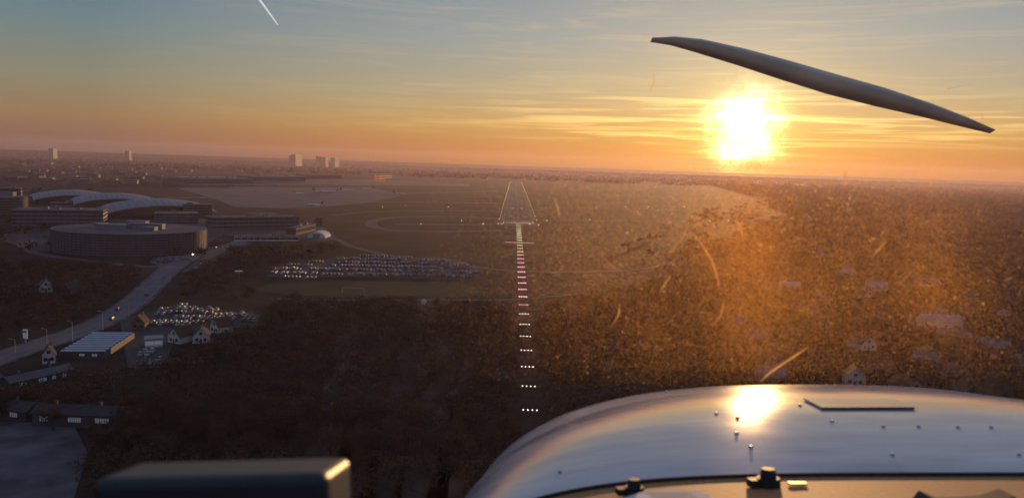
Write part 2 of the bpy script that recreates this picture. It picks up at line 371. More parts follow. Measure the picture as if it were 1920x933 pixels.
def vault(A,B,depth,h,rise,label,n_=16):
    A=Vector(A);B=Vector(B); d=B-A; L=d.length; ang=math.atan2(d.y,d.x); c=(A+B)/2; FP.append((c.x,c.y,L*.6))
    e=obj('terminal_hall',None,loc=(c.x,c.y,0),rot=ang,label=label,category='airport terminal')
    b=MB(); b.box((0,depth/2,h*.45),(L*.94,depth*.9,h*.9),'wall_d'); obj('wall',b.mesh('wall'),parent=e)
    for k in range(3):
        b=MB(); b.box((0,depth/2,h*(.2+.27*k)),(L*.945,depth*.905,h*.14),'glass'); obj('window_band',b.mesh('window_band'),parent=e)
    b=MB(); N=n_*2
    prof=[(L*(i/N-.5)*1.04,h+rise*(1-(2*i/N-1)**2)**.8) for i in range(N+1)]; f0=-16
    for i in range(N):
        (x0,z0),(x1,z1)=prof[i],prof[i+1]; m_='metalroof' if i%2 else 'roof_s'
        y_=[f0,depth*.25,depth*.7,depth+6]; dz=[-4.5,0,1,-3]
        for j in range(3):
            b.add([(x0+j*4,y_[j],z0+dz[j]),(x1+j*4,y_[j],z1+dz[j]),(x1+j*4+4,y_[j+1],z1+dz[j+1]),(x0+j*4+4,y_[j+1],z0+dz[j+1])],[(0,1,2,3)],m_)
        b.add([(x0,f0,z0-5.7),(x1,f0,z1-5.7),(x1,f0,z1-4.5),(x0,f0,z0-4.5)],[(0,1,2,3)],'metalroof')
    obj('roof',b.mesh('roof'),parent=e)
    b=MB()
    for i in range(2,N-2):
        (x0,z0),(x1,z1)=prof[i],prof[i+1]; b.add([(x0,-11,2),(x1,-11,2),(x1,-11,z1-5),(x0,-11,z0-5)],[(0,1,2,3)],'glass')
    obj('gable_glazing',b.mesh('gable_glazing'),parent=e)
vault(G(200,408),G(396,405),80,11,10,'wide airport terminal with pale ribbed curved roof')
vault(G(138,392),G(290,391),80,12,9,'airport terminal hall with pale ribbed curved roof')
vault(G(62,383),G(205,382),75,12,8,'far terminal hall with pale curved roof')
blk(22,194,430,45,393,label='dark multistorey parking block with banded decks',storeys=5,wall='louvre')
blk(-30,40,398,30,352,label='grey office block beside the terminals',storeys=7,wall='wall_d')
blk(95,135,392,20,380,label='small pale service building on roof level',storeys=2)
blk(290,372,420,40,400,label='grey flat roofed connector building',storeys=4,wall='louvre')
blk(345,398,408,25,383,label='dark terminal service tower',storeys=5,wall='wall_d')
blk(397,560,430,32,408,y1=427,label='long low pier building with flat roof',storeys=3,wall='louvre')
blk(440,560,452,14,443,label='low pale service shed',storeys=1,wall='wall_w')
blk(470,520,413,30,402,label='grey flat roofed airport office',storeys=2)
blk(592,604,424,12,408,label='small sunlit airfield tower block',storeys=3,wall='wall_b')
blk(555,592,441,12,428,y1=432,label='brown cargo shed with sloping approach',storeys=1,wall='wall_b')
blk(346,472,348,90,333,label='wide pale maintenance hangar with ribbed roof',storeys=1,wall='wall_g',roof='metalroof',name='hangar',cat='hangar')
blk(478,572,343,90,330,label='wide grey maintenance hangar with pale roof',storeys=1,wall='wall_g',roof='metalroof',name='hangar',cat='hangar')
blk(575,640,336,60,328,label='distant dark aircraft hangar beyond the apron',storeys=1,wall='wall_d',name='hangar',cat='hangar')
blk(710,722,339,25,326,label='distant building with sun glow painted on its orange facade',storeys=4,wall='orangebld',roof='roof_d')
blk(724,735,334,25,326,label='distant low building with sun glow painted on its orange facade',storeys=2,wall='orangebld',roof='roof_d')
blk(440,520,351,30,347,label='long low apron building',storeys=1,wall='wall_w')
q=G(593,446); e=obj('hangar_tent',None,loc=(q[0],q[1],0),label='small white arched tent hangar',category='hangar'); FP.append((q[0],q[1],14))
b=MB(); N=12; vs=[]
for yy in(0,26):
    for i in range(N+1): a=math.pi*i/N; vs.append((-10*math.cos(a),yy,6.5*math.sin(a)))
b.add(vs,[(i,i+1,N+2+i,N+1+i)[::-1] for i in range(N)]+[tuple(range(N+1))],'wall_w'); obj('canopy',b.mesh('canopy'),parent=e)
b=MB(); b.box((0,-.1,2.2),(8,.2,4.4),'wall_g'); obj('door',b.mesh('door'),parent=e)
for px,wd,h in((560,12,118),(553,6,105),(605,10,108),(613,5,100),(632,8,98),(236,4,100),(95,8,100)):
    yh=278+.0323*px; A=G(px-wd/2,yh+17.5); B=G(px+wd/2,yh+17.5)
    block('tower_block','distant hazy high rise block on the horizon','tower block',A,B,40,h,8,'wall_d','wall_d','wall_d',False,'distant tower blocks')
for i in range(120):
    px=random.choice([random.uniform(-10,520),random.uniform(-10,330)]); yh=278+.0323*px; dy=random.uniform(22,62) if px<330 else random.uniform(18,34)
    A=G(px,yh+dy); wd=random.uniform(18,60)
    block('suburb_building','low distant suburban building among dark trees','building',A,(A[0]+wd,A[1]+random.uniform(-20,20)),random.uniform(12,25),random.uniform(6,12),2,random.choice(['wall_g','wall_d','wall_b']),random.choice(['roof_f','roof_s','roof_d']),'wall_d',False,'distant suburban buildings')
def windows(e,xs,y,zc,w_,h_,m='litwin'):
    for x in xs:
        b=MB(); b.box((0,0,0),(w_,.12,h_),m); wo=obj('window',b.mesh('window'),parent=e,loc=(x,y,zc))
        b=MB(); t=.14
        for sx in(-1,0,1): b.box((sx*w_/2,-.08,0),(t,.1,h_+.1),'wall_d' if sx==0 else 'frame')
        for sz in(-1,1): b.box((0,-.08,sz*h_/2),(w_-.2,.1,t),'frame')
        obj('frame',b.mesh('frame'),parent=wo)
def longhouse(A,B,depth,h,rise,label,wall,roof,wx,name='long_building',ww=1.5,wh=1.5):
    A=Vector(A);B=Vector(B); d=B-A; L=d.length; ang=math.atan2(d.y,d.x); c=(A+B)/2; 
    for t in np.linspace(0,1,max(2,int(L/8))): q=A+d*t; FP.append((q.x,q.y+depth*.4,depth*.6+1.5))
    e=obj(name,None,loc=(c.x,c.y,0),rot=ang,label=label,category='building')
    b=MB(); b.box((0,depth/2,h/2),(L,depth,h),wall)
    for s_ in(-1,1): b.add([(s_*L/2,0,h),(s_*L/2,depth,h),(s_*L/2,depth/2,h+rise)],[(0,1,2)],wall)
    obj('wall',b.mesh('wall'),parent=e)
    b=MB(); o=.5; k=o*rise/(depth/2); t=.2
    for zz_ in (0,t):
        b.add([(-L/2-o,-o,h-k+zz_),(L/2+o,-o,h-k+zz_),(L/2+o,depth/2,h+rise+zz_),(-L/2-o,depth/2,h+rise+zz_),(L/2+o,depth+o,h-k+zz_),(-L/2-o,depth+o,h-k+zz_)],[(0,1,2,3),(3,2,4,5)],roof)
    b.add([(-L/2-o,-o,h-k),(L/2+o,-o,h-k),(L/2+o,-o,h-k+t),(-L/2-o,-o,h-k+t)],[(0,1,2,3)],'wall_d')
    for s_ in(-1,1):
        x=s_*(L/2+o); b.add([(x,-o,h-k),(x,depth/2,h+rise),(x,depth/2,h+rise+t),(x,-o,h-k+t)],[(0,1,2,3)],'wall_d'); b.add([(x,depth+o,h-k),(x,depth/2,h+rise),(x,depth/2,h+rise+t),(x,depth+o,h-k+t)],[(0,1,2,3)],'wall_d')
    ro=obj('roof',b.mesh('roof'),parent=e)
    for cx_ in (-.3,.2):
        b=MB(); b.box((0,0,.6),(.7,.7,1.4),'wall_b'); obj('chimney',b.mesh('chimney'),parent=ro,loc=(L*cx_,depth*.5,h+rise))
    windows(e,wx,-.05,h*.6,ww,wh)
    b=MB(); b.box((0,0,1.05),(1.1,.12,2.1),'wall_d'); obj('door',b.mesh('door'),parent=e,loc=(L*.47-1,-.06,0))
    return e
longhouse(G(60,798),G(228,804),8,4.2,1.8,'long dark roofed building with pale window groups','wall_d','roof_d',[-11,-9.6,-2,-.6,.8,6.5,8,9.5],ww=1.1,wh=1.4)
longhouse(G(-60,778),G(48,792),8,3.6,1.8,'low building with slate roof and pale windows','wall_d','roof_d',[-1,1,6,7.5],ww=1.1,wh=1.3)
longhouse(G(20,735),G(138,708),6,3.4,1.6,'long low building with pale windows and grey roof','wall_d','roof_f',[-8,-6.6,-1,0.6,4,8],ww=1.1,wh=1.2)
longhouse(G(-50,735),G(5,722),7,3.2,1.5,'low side building with grey felt roof','wall_d','roof_f',[-2,2],ww=1.1,wh=1.2)
# workshop hall whose striped roof runs back from the yard
A=Vector(G(112,672));B=Vector(G(196,672)); C_=Vector(G(252,634)); d=B-A;L=d.length; dep=(C_-B); 
FP.append(((A.x+C_.x)/2,(A.y+C_.y)/2,22)); FP.append((B.x+3,B.y+3,9))
c=(A+B)/2; e=obj('factory_hall',None,loc=(c.x,c.y,0),label='workshop hall with pale striped sawtooth skylight roof',category='factory')
a1=Vector((A.x-c.x,A.y-c.y)); b1=Vector((B.x-c.x,B.y-c.y)); c1=b1+dep; d1_=a1+dep; hh=2.8
b=MB(); b.add([(*a1,0),(*b1,0),(*c1,0),(*d1_,0),(*a1,hh),(*b1,hh),(*c1,hh),(*d1_,hh)],[(0,1,5,4),(1,2,6,5),(2,3,7,6),(3,0,4,7),(4,5,6,7)],'wall_d'); obj('wall',b.mesh('wall'),parent=e)
b=MB(); nn=9
for i in range(nn):
    for u0_,u1_,zt,m_ in(((i+.05)/nn,(i+.5)/nn,hh+.6,'skylight'),((i+.5)/nn,(i+1.05)/nn,hh+.15,'roof_d')):
        u1_=min(u1_,1); P0=a1+(d1_-a1)*u0_;Q0=b1+(c1-b1)*u0_;P1=a1+(d1_-a1)*u1_;Q1=b1+(c1-b1)*u1_
        b.add([(*P0,zt-.3),(*Q0,zt-.3),(*Q1,zt),(*P1,zt)],[(0,1,2,3)],m_); b.add([(*P0,hh),(*Q0,hh),(*Q0,zt-.3),(*P0,zt-.3)],[(0,1,2,3)],'roof_d')
obj('roof',b.mesh('roof'),parent=e); windows(e,[-L*.3,0,L*.3],-.1,1.7,2.0,.9)
e=block('white_kiosk','small white flat roofed building with blue sign band','building',G(272,652),G(305,650),7,3.6,1,'wall_w','metalroof','litwin',False)
# ---------------- houses
def house(x,y,rot,L,Dp,h,rise,wall,roof,label,group=None,wins=True,open_=True):
    e=obj('house',None,loc=(x,y,0),rot=rot,label=label,category='house')
    if group: e['group']=group
    FP.append((x,y,max(L,Dp)*.55))
    if wins and open_: FP.append((x*.965,y*.965,5)) 
    b=MB(); b.box((0,0,h/2),(L,Dp,h),wall)
    for s_ in(-1,1): b.add([(-L/2,s_*Dp/2,h),(L/2,s_*Dp/2,h),(0,s_*Dp/2,h+rise)],[(0,1,2)],wall)
    obj('wall',b.mesh('wall'),parent=e)
    b=MB(); o=.5; k=o*rise/(L/2); y0=Dp/2+.5
    for t in(0,.25):
        b.add([(-L/2-o,-y0,h-k+t),(0,-y0,h+rise+t),(0,y0,h+rise+t),(-L/2-o,y0,h-k+t),(L/2+o,-y0,h-k+t),(L/2+o,y0,h-k+t)],[(0,1,2,3),(1,4,5,2)],roof)
    for s_ in(-1,1):
        b.add([(-L/2-o,s_*y0,h-k),(0,s_*y0,h+rise),(0,s_*y0,h+rise+.25),(-L/2-o,s_*y0,h-k+.25),(L/2+o,s_*y0,h-k),(L/2+o,s_*y0,h-k+.25)],[(0,1,2,3),(1,4,5,2)],'wall_g')
    ro=obj('roof',b.mesh('roof'),parent=e)
    b=MB(); b.box((0,0,.6),(.7,.7,1.6),'wall_b'); obj('chimney',b.mesh('chimney'),parent=ro,loc=(L*.15,Dp*.2,h+rise-.3))
    if wins:
        for xx,zz_ in((-L*.25,h*.5),(L*.25,h*.5),(0,h+rise*.3)):
            b=MB(); b.box((0,0,0),(1.3,.1,1.4),'glass'); obj('window',b.mesh('window'),parent=e,loc=(xx,-Dp/2-.04,zz_))
        b=MB(); b.box((0,0,1.05),(1,.1,2.1),'wall_d'); obj('door',b.mesh('door'),parent=e,loc=(0,-Dp/2-.04,0))
    return e
GR='houses of the residential quarter'
WN={'wall_w':'white','wall_b':'brick','wall_g':'grey','wall_d':'dark'}; RN={'roof_r':'red tiled','roof_d':'dark slate','roof_f':'grey','metalroof':'pale metal'}
spec=[(92,678,.5,4.5,6,'wall_w','roof_d'),(340,640,-.4,7,9,'wall_w','roof_r'),(378,640,.3,7,8,'wall_w','roof_d'),(263,615,.2,6,8,'wall_b','roof_r'),(415,622,-.6,6.5,8,'wall_w','roof_r'),(85,545,.6,7,9,'wall_w','roof_d'),(135,550,-.3,7,9,'wall_b','roof_d'),
(1615,652,.25,9,11,'wall_w','roof_r'),(1600,718,-.3,8,10,'wall_w','roof_r'),(1740,535,.5,11,15,'wall_w','roof_f'),(1620,560,.2,9,12,'wall_w','roof_r'),(1642,546,1.3,9,14,'wall_g','metalroof'),(1480,545,1.3,8,14,'wall_g','metalroof'),(1760,612,1.5,10,22,'wall_w','metalroof'),(1785,640,1.45,8,16,'wall_b','roof_f'),(1700,738,.1,9,12,'wall_g','roof_r'),(1860,660,1.2,9,14,'wall_b','roof_f'),(1810,750,-.2,8,12,'wall_b','roof_r'),(1540,620,.3,8,10,'wall_b','roof_r'),(1590,520,.3,9,12,'wall_g','metalroof')]
for px,py,r_,L,Dp,wl,rf in spec:
    q=G(px,py); house(q[0],q[1],r_,L,Dp,3.6,3.6,wl,rf,WN[wl]+' gabled house with '+RN[rf]+' roof among bare trees',GR)
cnt=0;tries=0
F4=gp([(1060,590),(1250,530),(1400,490),(1700,440),(1960,430),(1960,800),(1060,800)])
while cnt<40 and tries<3000:
    tries+=1
    px=random.uniform(1380,1930); py=random.uniform(470,730); q=G(px,py)
    if not inside(np.array([q]),F4)[0]: continue
    if any((q[0]-a)**2+(q[1]-b_)**2<(c_+9)**2 for a,b_,c_ in FP if abs(q[0]-a)<40): continue
    wl=random.choice(['wall_b','wall_b','wall_g','wall_d']); rf=random.choice(['roof_r','roof_r','roof_d','roof_f'])
    house(q[0],q[1],random.choice([0,1.57])+random.uniform(-.4,.4),random.uniform(7,9),random.uniform(8,12),random.uniform(3,4),random.uniform(3,3.6),wl,rf,WN[wl]+' gabled house with '+RN[rf]+' roof among bare trees',GR,True,False); cnt+=1
cnt=0
while cnt<14:
    q=G(random.uniform(620,1240),random.uniform(590,860))
    if abs(q[0]-CX)<9: continue
    if any((q[0]-a)**2+(q[1]-b_)**2<(c_+5)**2 for a,b_,c_ in FP if abs(q[0]-a)<20): continue
    house(q[0],q[1],random.uniform(0,3),random.uniform(3,4),random.uniform(4,5),2.0,.9,random.choice(['wall_b','wall_g','wall_d']),random.choice(['roof_r','roof_d','roof_d']),'small allotment garden hut among bare trees','allotment garden huts',False)
    cnt+=1
# ---------------- cars
def car_mesh(col,i):
    paint=mat('car_paint_%d'%i,col,.45,.05,1,spec=.3); b=MB()
    hb=.75
    b.box((0,0,.35+hb/2-.05),(4.4,1.8,hb),paint,0,.96)
    zt=.3+hb; hh=.6
    b.add([(-1.9,-.82,zt),(1.2,-.82,zt),(1.2,.82,zt),(-1.9,.82,zt),(-1.4,-.66,zt+hh),(.5,-.66,zt+hh),(.5,.66,zt+hh),(-1.4,.66,zt+hh)],[(0,1,5,4),(1,2,6,5),(2,3,7,6),(3,0,4,7)],'glass')
    b.box((-.45,0,zt+hh+.03),(1.9,1.34,.06),paint)
    for x in(-1.4,1.4):
        for y_ in(-.85,.85): b.tube((x,y_-.1,.33),(x,y_+.1,.33),.33,.33,'wall_d',10)
    b.box((2.13,.6,.75),(.12,.35,.15),'frame'); b.box((2.13,-.6,.75),(.12,.35,.15),'frame')
    return b.mesh('car')
CC=[(.36,.35,.38),(.14,.14,.16),(.03,.03,.035),(.15,.025,.025),(.04,.05,.1),(.2,.2,.23),(.07,.07,.08)]
CN=['white','silver','black','red','blue','pale grey','dark grey']
CMs=[car_mesh(c,i) for i,c in enumerate(CC)]
ncar=0
def car(x,y,rot,what,group):
    global ncar
    i=random.randrange(7); ncar+=1
    return obj('parked_car' if group.startswith('cars parked') else 'car',CMs[i],loc=(x,y,.13),rot=rot,label=CN[i]+' car '+what,category='car',group=group)
for px,py in((260,556),(333,487),(345,480),(402,466),(186,600),(305,523),(240,580)):
    q=G(px,py); i=min(range(len(main)),key=lambda k:(main[k]-Vector(q)).length); t=main[min(i+1,len(main)-1)]-main[i-1]; nn_=Vector((-t.y,t.x)).normalized()
    o=car(main[i].x+nn_.x*random.choice([-3,3]),main[i].y,math.atan2(t.y,t.x),'driving on the curved access road','cars driving on the access road'); o.location.z=.15
def lot(poly,rot,n_,what,group,row=6.5,sp=2.7,occ=.85):
    P=np.array(poly); c=P.mean(0); cs,sn=math.cos(rot),math.sin(rot); pts=[]
    R_=np.abs(P-c).max()*1.5; k=0; v=-R_
    while v<R_:
        u_=-R_+random.uniform(0,sp); gap=0
        while u_<R_:
            if random.random()<.04: gap=random.randint(2,5)
            if gap>0: gap-=1
            elif random.random()<occ: pts.append((c[0]+u_*cs-v*sn+random.uniform(-.2,.2),c[1]+u_*sn+v*cs+random.uniform(-.4,.4)))
            u_+=sp
        v+=5.2 if k%2==0 else row+4.5; k+=1
    pts=np.array(pts); pts=pts[inside(pts,poly)]; pts=pts[np.argsort(pts[:,1])]
    for q in pts[:n_]: car(q[0],q[1],rot+math.pi/2+random.choice([0,math.pi])+random.uniform(-.05,.05),what,group)
    return pts[n_:]
lot(LOT,.1,120,'parked in the lot beside the workshops','cars parked beside the workshops',row=3.5)
lot(gp([(262,662),(300,655),(310,690),(262,688)]),.3,12,'parked in the workshop yard','cars parked in the workshop yard')
lot(gp([(360,662),(392,662),(392,690),(362,690)]),.3,6,'parked under bare trees','cars parked under the trees')
lot(gp([(0,812),(60,812),(60,840),(0,840)]),.0,3,'parked on the paved yard','cars parked on the paved yard',occ=.5)
lot(gp([(285,487),(350,474),(395,466),(350,488),(300,497)]),.5,24,'parked in front of the oval car park','cars parked on the forecourt')
lot(gp([(355,505),(385,487),(440,466),(450,470),(400,492),(370,508)]),.8,16,'parked beside the slip road','cars parked beside the slip road')
rest=lot(carpark_poly,.1,max(10,298-ncar),'parked in the large open car park','cars parked in the large open car park',row=14,occ=.8,sp=2.7)
def np_mesh(name,V,Fc,mats,mi=None):
    me=bpy.data.meshes.new(name); k=Fc.shape[1]; me.vertices.add(len(V)); me.vertices.foreach_set('co',V.astype(np.float32).ravel())
    me.loops.add(Fc.size); me.loops.foreach_set('vertex_index',Fc.astype(np.int32).ravel())
    me.polygons.add(len(Fc)); me.polygons.foreach_set('loop_start',np.arange(0,Fc.size,k,dtype=np.int32)); 
    for m_ in mats: me.materials.append(M[m_] if isinstance(m_,str) else m_)
    if mi is not None: me.polygons.foreach_set('material_index',mi.astype(np.int32))
    me.update(calc_edges=True); me.validate(); return me
def boxes_np(name,P,rot):
    bv=np.array([(x,y,z_) for z_ in(.3,1.0) for x,y in((-2.2,-.9),(2.2,-.9),(2.2,.9),(-2.2,.9))]); cv_=np.array([(-1.9,-.8,1.02),(1.2,-.8,1.02),(1.2,.8,1.02),(-1.9,.8,1.02),(-1.4,-.65,1.6),(.5,-.65,1.6),(.5,.65,1.6),(-1.4,.65,1.6)])
    t=np.vstack([bv,cv_]); fq=np.array([(4,5,6,7),(0,1,5,4),(1,2,6,5),(2,3,7,6),(3,0,4,7)]); fq=np.vstack([fq,fq+8])
    cs,sn=math.cos(rot),math.sin(rot); t=np.stack([t[:,0]*cs-t[:,1]*sn,t[:,0]*sn+t[:,1]*cs,t[:,2]+.12],1)
    V=(t[None]+np.concatenate([P,np.zeros((len(P),1))],1)[:,None]).reshape(-1,3); Fc=(fq[None]+16*np.arange(len(P))[:,None,None]).reshape(-1,4)
    cid=rng.integers(0,7,len(P)); mi=np.repeat(cid,10).reshape(-1,10); mi[:,6:]=7; return np_mesh(name,V,Fc,[CMs[i].materials[0] for i in range(7)]+['glass'],mi.ravel())
if len(rest): obj('parked_cars',boxes_np('parked_cars',rest,.1+math.pi/2),kind='stuff',label='further rows of parked cars in the open car park',category='cars')
q=G(662,549); b=MB()
for s_ in(-1,1): b.tube((s_*7,0,0),(s_*7,0,3.4),.1,.1,'wall_w',6); b.tube((s_*7,0,3.4),(s_*7,2.5,0),.06,.06,'wall_w',6)
b.tube((-7,0,3.4),(7,0,3.4),.1,.1,'wall_w',6)
obj('football_goal',b.mesh('football_goal'),loc=(q[0],q[1],0),label='white football goal frame on the sports grass',category='goal')
q=G(448,530); e=obj('radar_dish',None,loc=(q[0],q[1],0),label='small white dish on a mast beside the trees',category='antenna'); FP.append((q[0],q[1],6)); FP.append((q[0]*.95,q[1]*.95,9))
b=MB(); b.tube((0,0,0),(0,0,6.5),.25,.2,'steel'); obj('mast',b.mesh('mast'),parent=e)
b=MB(); b.tube((0,0,6.5),(0,0,8.2),.4,2.9,'frame',14); obj('dish',b.mesh('dish'),parent=e)
q=G(794,573); e=obj('site_sign',None,loc=(q[0],q[1],0),label='white round board on two posts beside the path',category='sign'); FP.append((q[0]*.97,q[1]*.97,9))
b=MB(); b.tube((-.8,0,0),(-.8,0,2),.1,.1,'steel',6); b.tube((.8,0,0),(.8,0,2),.1,.1,'steel',6); obj('post',b.mesh('post'),parent=e)
b=MB(); b.tube((0,-.1,2.6),(0,.1,2.6),1.7,1.7,'frame',14); obj('board',b.mesh('board'),parent=e)
q=G(48,642); e=obj('advertising_pylon',None,loc=(q[0],q[1],0),label='tall white sign pylon beside the road',category='sign')
b=MB(); b.tube((0,0,0),(0,0,2),.3,.3,'steel',8); obj('post',b.mesh('post'),parent=e)
b=MB(); b.box((0,0,4),(1.9,.4,4.2),'litwin'); b.box((0,-.22,5),(1.5,.04,.8),'wall_d'); obj('panel',b.mesh('panel'),parent=e)
b=MB(); b.tube((0,0,0),(0,0,9),.12,.07,'steel',6); b.tube((0,0,9),(1.8,0,9.3),.06,.05,'steel',6); b.box((2,0,9.3),(.9,.3,.15),'steel'); lampm=b.mesh('street_lamp')
for i in range(6,len(main)-10,5):
    t=main[i+1]-main[i-1]; n_=Vector((-t.y,t.x)).normalized()
    obj('street_lamp',lampm,loc=(main[i].x-n_.x*9,main[i].y-n_.y*9,0),rot=math.atan2(n_.y,n_.x),label='slim grey street lamp beside the access road',category='street lamp',group='street lamps along the road')
def airliner():
    b=MB(); st=[(-17,.4,.9),(-14,1.3,.5),(-9,1.9,0),(12,1.9,0),(15.5,1.4,-.2),(17.5,.3,-.5)]
    for (x0,ra,z0),(x1,rb,z1) in zip(st,st[1:]): b.tube((x0,0,3.6+z0),(x1,0,3.6+z1),ra,rb,'frame',12)
    for s_ in(-1,1):
        b.add([(3,s_*1.5,3),(-2.5,s_*1.5,3),(-6,s_*17,4.2),(-4.5,s_*17,4.2),(3,s_*1.5,3.5),(-2.5,s_*1.5,3.4),(-6,s_*17,4.35),(-4.5,s_*17,4.35)],[(0,1,2,3),(7,6,5,4),(0,3,7,4),(1,5,6,2),(3,2,6,7)],'wall_g')
        b.add([(-13,s_*.8,4.6),(-16,s_*.8,4.6),(-17.5,s_*6,5),(-16.3,s_*6,5),(-13,s_*.8,4.9),(-17,s_*6,5.1)],[(0,1,2,3),(4,5,2)],'wall_g')
        b.tube((.5,s_*6,2.1),(4.3,s_*6,2.1),.8,1.1,'wall_g',10)
        b.tube((-1,s_*2.5,0),(-1,s_*2.5,3),.3,.3,'steel',6)
    b.tube((13,0,0),(13,0,2.4),.25,.25,'steel',6)
    b.add([(-11,.15,5.2),(-16.5,.15,5.2),(-18.5,.1,11.5),(-16,.1,11.5),(-11,-.15,5.2),(-16.5,-.15,5.2),(-18.5,-.1,11.5),(-16,-.1,11.5)],[(0,1,2,3),(7,6,5,4),(0,3,7,4),(3,2,6,7),(1,5,6,2)],'wall_b')
    return b.mesh('airliner',False)
AM=airliner()
for px,py,r_ in((600,361,.2),(622,362,2.9),(750,366,.3),(690,356,3.0),(560,366,1.2),(590,388,2.8),(650,360,.2)):
    q=G(px,py); obj('airliner',AM,loc=(q[0],q[1],.2),rot=r_,label='white passenger jet parked on the apron',category='airplane',group='airliners parked on the apron')
# ---------------- trees
def tree_template(k):
    h=random.uniform(10,13); b=MB(); b.tube((0,0,0),(0,0,h*.35),.32,.22,'bark',7,False); b.tube((0,0,h*.35),(.3,.2,h*.8),.22,.06,'bark',6,False); tips=[]
    for i in range(9):
        a=i*2.4+random.uniform(-.3,.3); z0=h*random.uniform(.28,.6); r=random.uniform(2.2,4.2); z1=z0+random.uniform(1.5,4)
        t=Vector((r*math.cos(a),r*math.sin(a),z1)); b.tube((0,0,z0),t,.14,.05,'bark',5,False); tips.append(t)
        for j in range(3):
            t2=t+Vector((random.uniform(-1.6,1.6),random.uniform(-1.6,1.6),random.uniform(.3,2.2))); b.tube(t*.8+Vector((0,0,z0*.2)),t2,.07,.03,'bark',4,False); tips.append(t2)
    tips.append(Vector((.3,.2,h*.85))); tips.append(Vector((-.6,.5,h*.92)))
    tr=b.mesh('trunk')
    T=np.array([tuple(t) for t in tips]); c=T[rng.integers(0,len(T),950)]+rng.normal(0,.85,(950,3)); return tr,c
def tri_cloud(c,ln,wd):
    n_=len(c); d=rng.normal(0,1,(n_,3)); d[:,2]=np.abs(d[:,2])*.8; d/=np.linalg.norm(d,axis=1)[:,None]; e=rng.normal(0,1,(n_,3)); e-= (e*d).sum(1)[:,None]*d; e/=np.linalg.norm(e,axis=1)[:,None]
    s_=rng.uniform(.5,1.4,(n_,1)); return np.stack([c-e*wd*s_,c+e*wd*s_,c+d*ln*s_],1).reshape(-1,3)
TT=[]
for k in range(5):
    tr,c=tree_template(k); V=tri_cloud(c,1.1,.13); TT.append((tr,np_mesh('crown',V,np.arange(len(V)).reshape(-1,3),['twig' if k%2 else 'twig2'])))
def scatter(poly,dens):
    P=np.array(poly); lo,hi=P.min(0),P.max(0); A_=(hi-lo).prod(); n_=int(A_/dens); q=rng.uniform(lo,hi,(n_,2)); return q[inside(q,poly)]
fp=np.array(FP); ms=np.array([(v.x,v.y) for v in main])
OPEN=[gp([(285,568),(500,582),(500,625),(430,632),(300,632),(262,600)]),gp([(240,640),(315,640),(320,700),(240,700)]),gp([(-80,640),(180,600),(240,640),(240,700),(-80,730)]),gp([(-80,815),(130,815),(160,860),(150,960),(-80,960)]),gp([(470,505),(920,505),(920,566),(620,562),(470,552)])]
def clear(q):
    k=np.ones(len(q),bool)
    for a,b_,c_ in fp: k&=((q[:,0]-a)**2+(q[:,1]-b_)**2)>(c_+1.5)**2
    for a,b_ in ms: k&=((q[:,0]-a)**2+(q[:,1]-b_)**2)>13**2
    for P in OPEN: k&=~inside(q,P)
    k&=~((np.abs(q[:,0]-CX)<6)&(q[:,1]<TH+3100))
    return q[k]
f1=clear(scatter(gp([(170,940),(150,850),(260,800),(250,705),(330,680),(400,640),(520,600),(545,572),(750,572),(960,580),(960,640),(700,640),(560,760),(480,940)]),30))
f1b=clear(scatter(gp([(480,940),(560,760),(700,640),(1060,600),(1060,940)]),38))
f2=clear(scatter(gp([(-60,505),(90,495),(230,505),(285,512),(270,530),(230,565),(150,600),(60,628),(-60,660)]),40))
f3=clear(scatter(gp([(350,520),(400,495),(480,470),(620,462),(650,470),(540,492),(485,520),(470,545),(500,560),(400,575),(330,560)]),75))
f3b=clear(scatter(gp([(480,590),(560,560),(560,600),(430,650)]),40))
f4=clear(scatter(gp([(1010,580),(1250,530),(1420,495),(1960,450),(1960,950),(1010,950)]),45))
f5=clear(scatter(gp([(-60,740),(255,705),(255,820),(215,830),(60,812),(-60,800)]),35))
allp=np.vstack([f1,f1b,f2,f3,f3b,f4,f5])
inv=(np.abs(allp[:,0])<allp[:,1]*.68)&(allp[:,1]>215); 
cand=allp[inv]; order=np.argsort(cand[:,1]); near=cand[order[:290]]; far=np.vstack([cand[order[290:]],allp[~inv]])
for q in near:
    i=random.randrange(5); s_=random.uniform(.45,.85)
    e=obj('bare_tree',None,loc=(q[0],q[1],0),rot=random.uniform(0,6.28),label='leafless brown winter tree with fine twiggy crown',category='tree',group='bare winter trees')
    e.scale=(s_,s_,s_*random.uniform(.8,1.1)); obj('trunk',TT[i][0],parent=e); obj('crown',TT[i][1],parent=e)
def forest(name,P,per,rad,hgt,ln,wd,label):
    n_=len(P); s_=rng.uniform(.5,1.15,(n_,1,1)); d=rng.normal(0,.42,(n_,per,3)); d*=np.array([rad,rad,hgt*.5])*s_; c=d+np.concatenate([P,np.full((n_,1),hgt*.55)],1)[:,None]*np.array([1,1,1])
    c[:,:,2]=np.abs(c[:,:,2]); V=tri_cloud(c.reshape(-1,3),ln,wd)
    return obj(name,np_mesh(name,V,np.arange(len(V)).reshape(-1,3),['twig','twig2'],np.repeat(rng.integers(0,2,n_),per)),kind='stuff',label=label,category='wood')
forest('woodland',far,120,4.6,6.2,1.1,.2,'mass of leafless brown trees and hedges')
A_=scatter(gp([(1250,490),(1360,452),(1450,420),(1960,395),(1960,440),(1400,498)]),280)
A2=scatter(gp([(1080,500),(1250,490),(1450,420),(1430,380),(1300,400),(1200,450)]),3000)
B_=scatter(gp([(1330,346),(1960,368),(1960,400),(1460,418),(1440,375)]),1500)
C_=scatter([(-60,640),(-900,700),(-1500,1300),(-900,1700),(-700,1100),(-420,800)],1500)
fx=np.vstack([A_,A2,C_]); forest('distant_woodland',fx,50,9,8,3,.9,'distant brown woodland beyond the airfield')
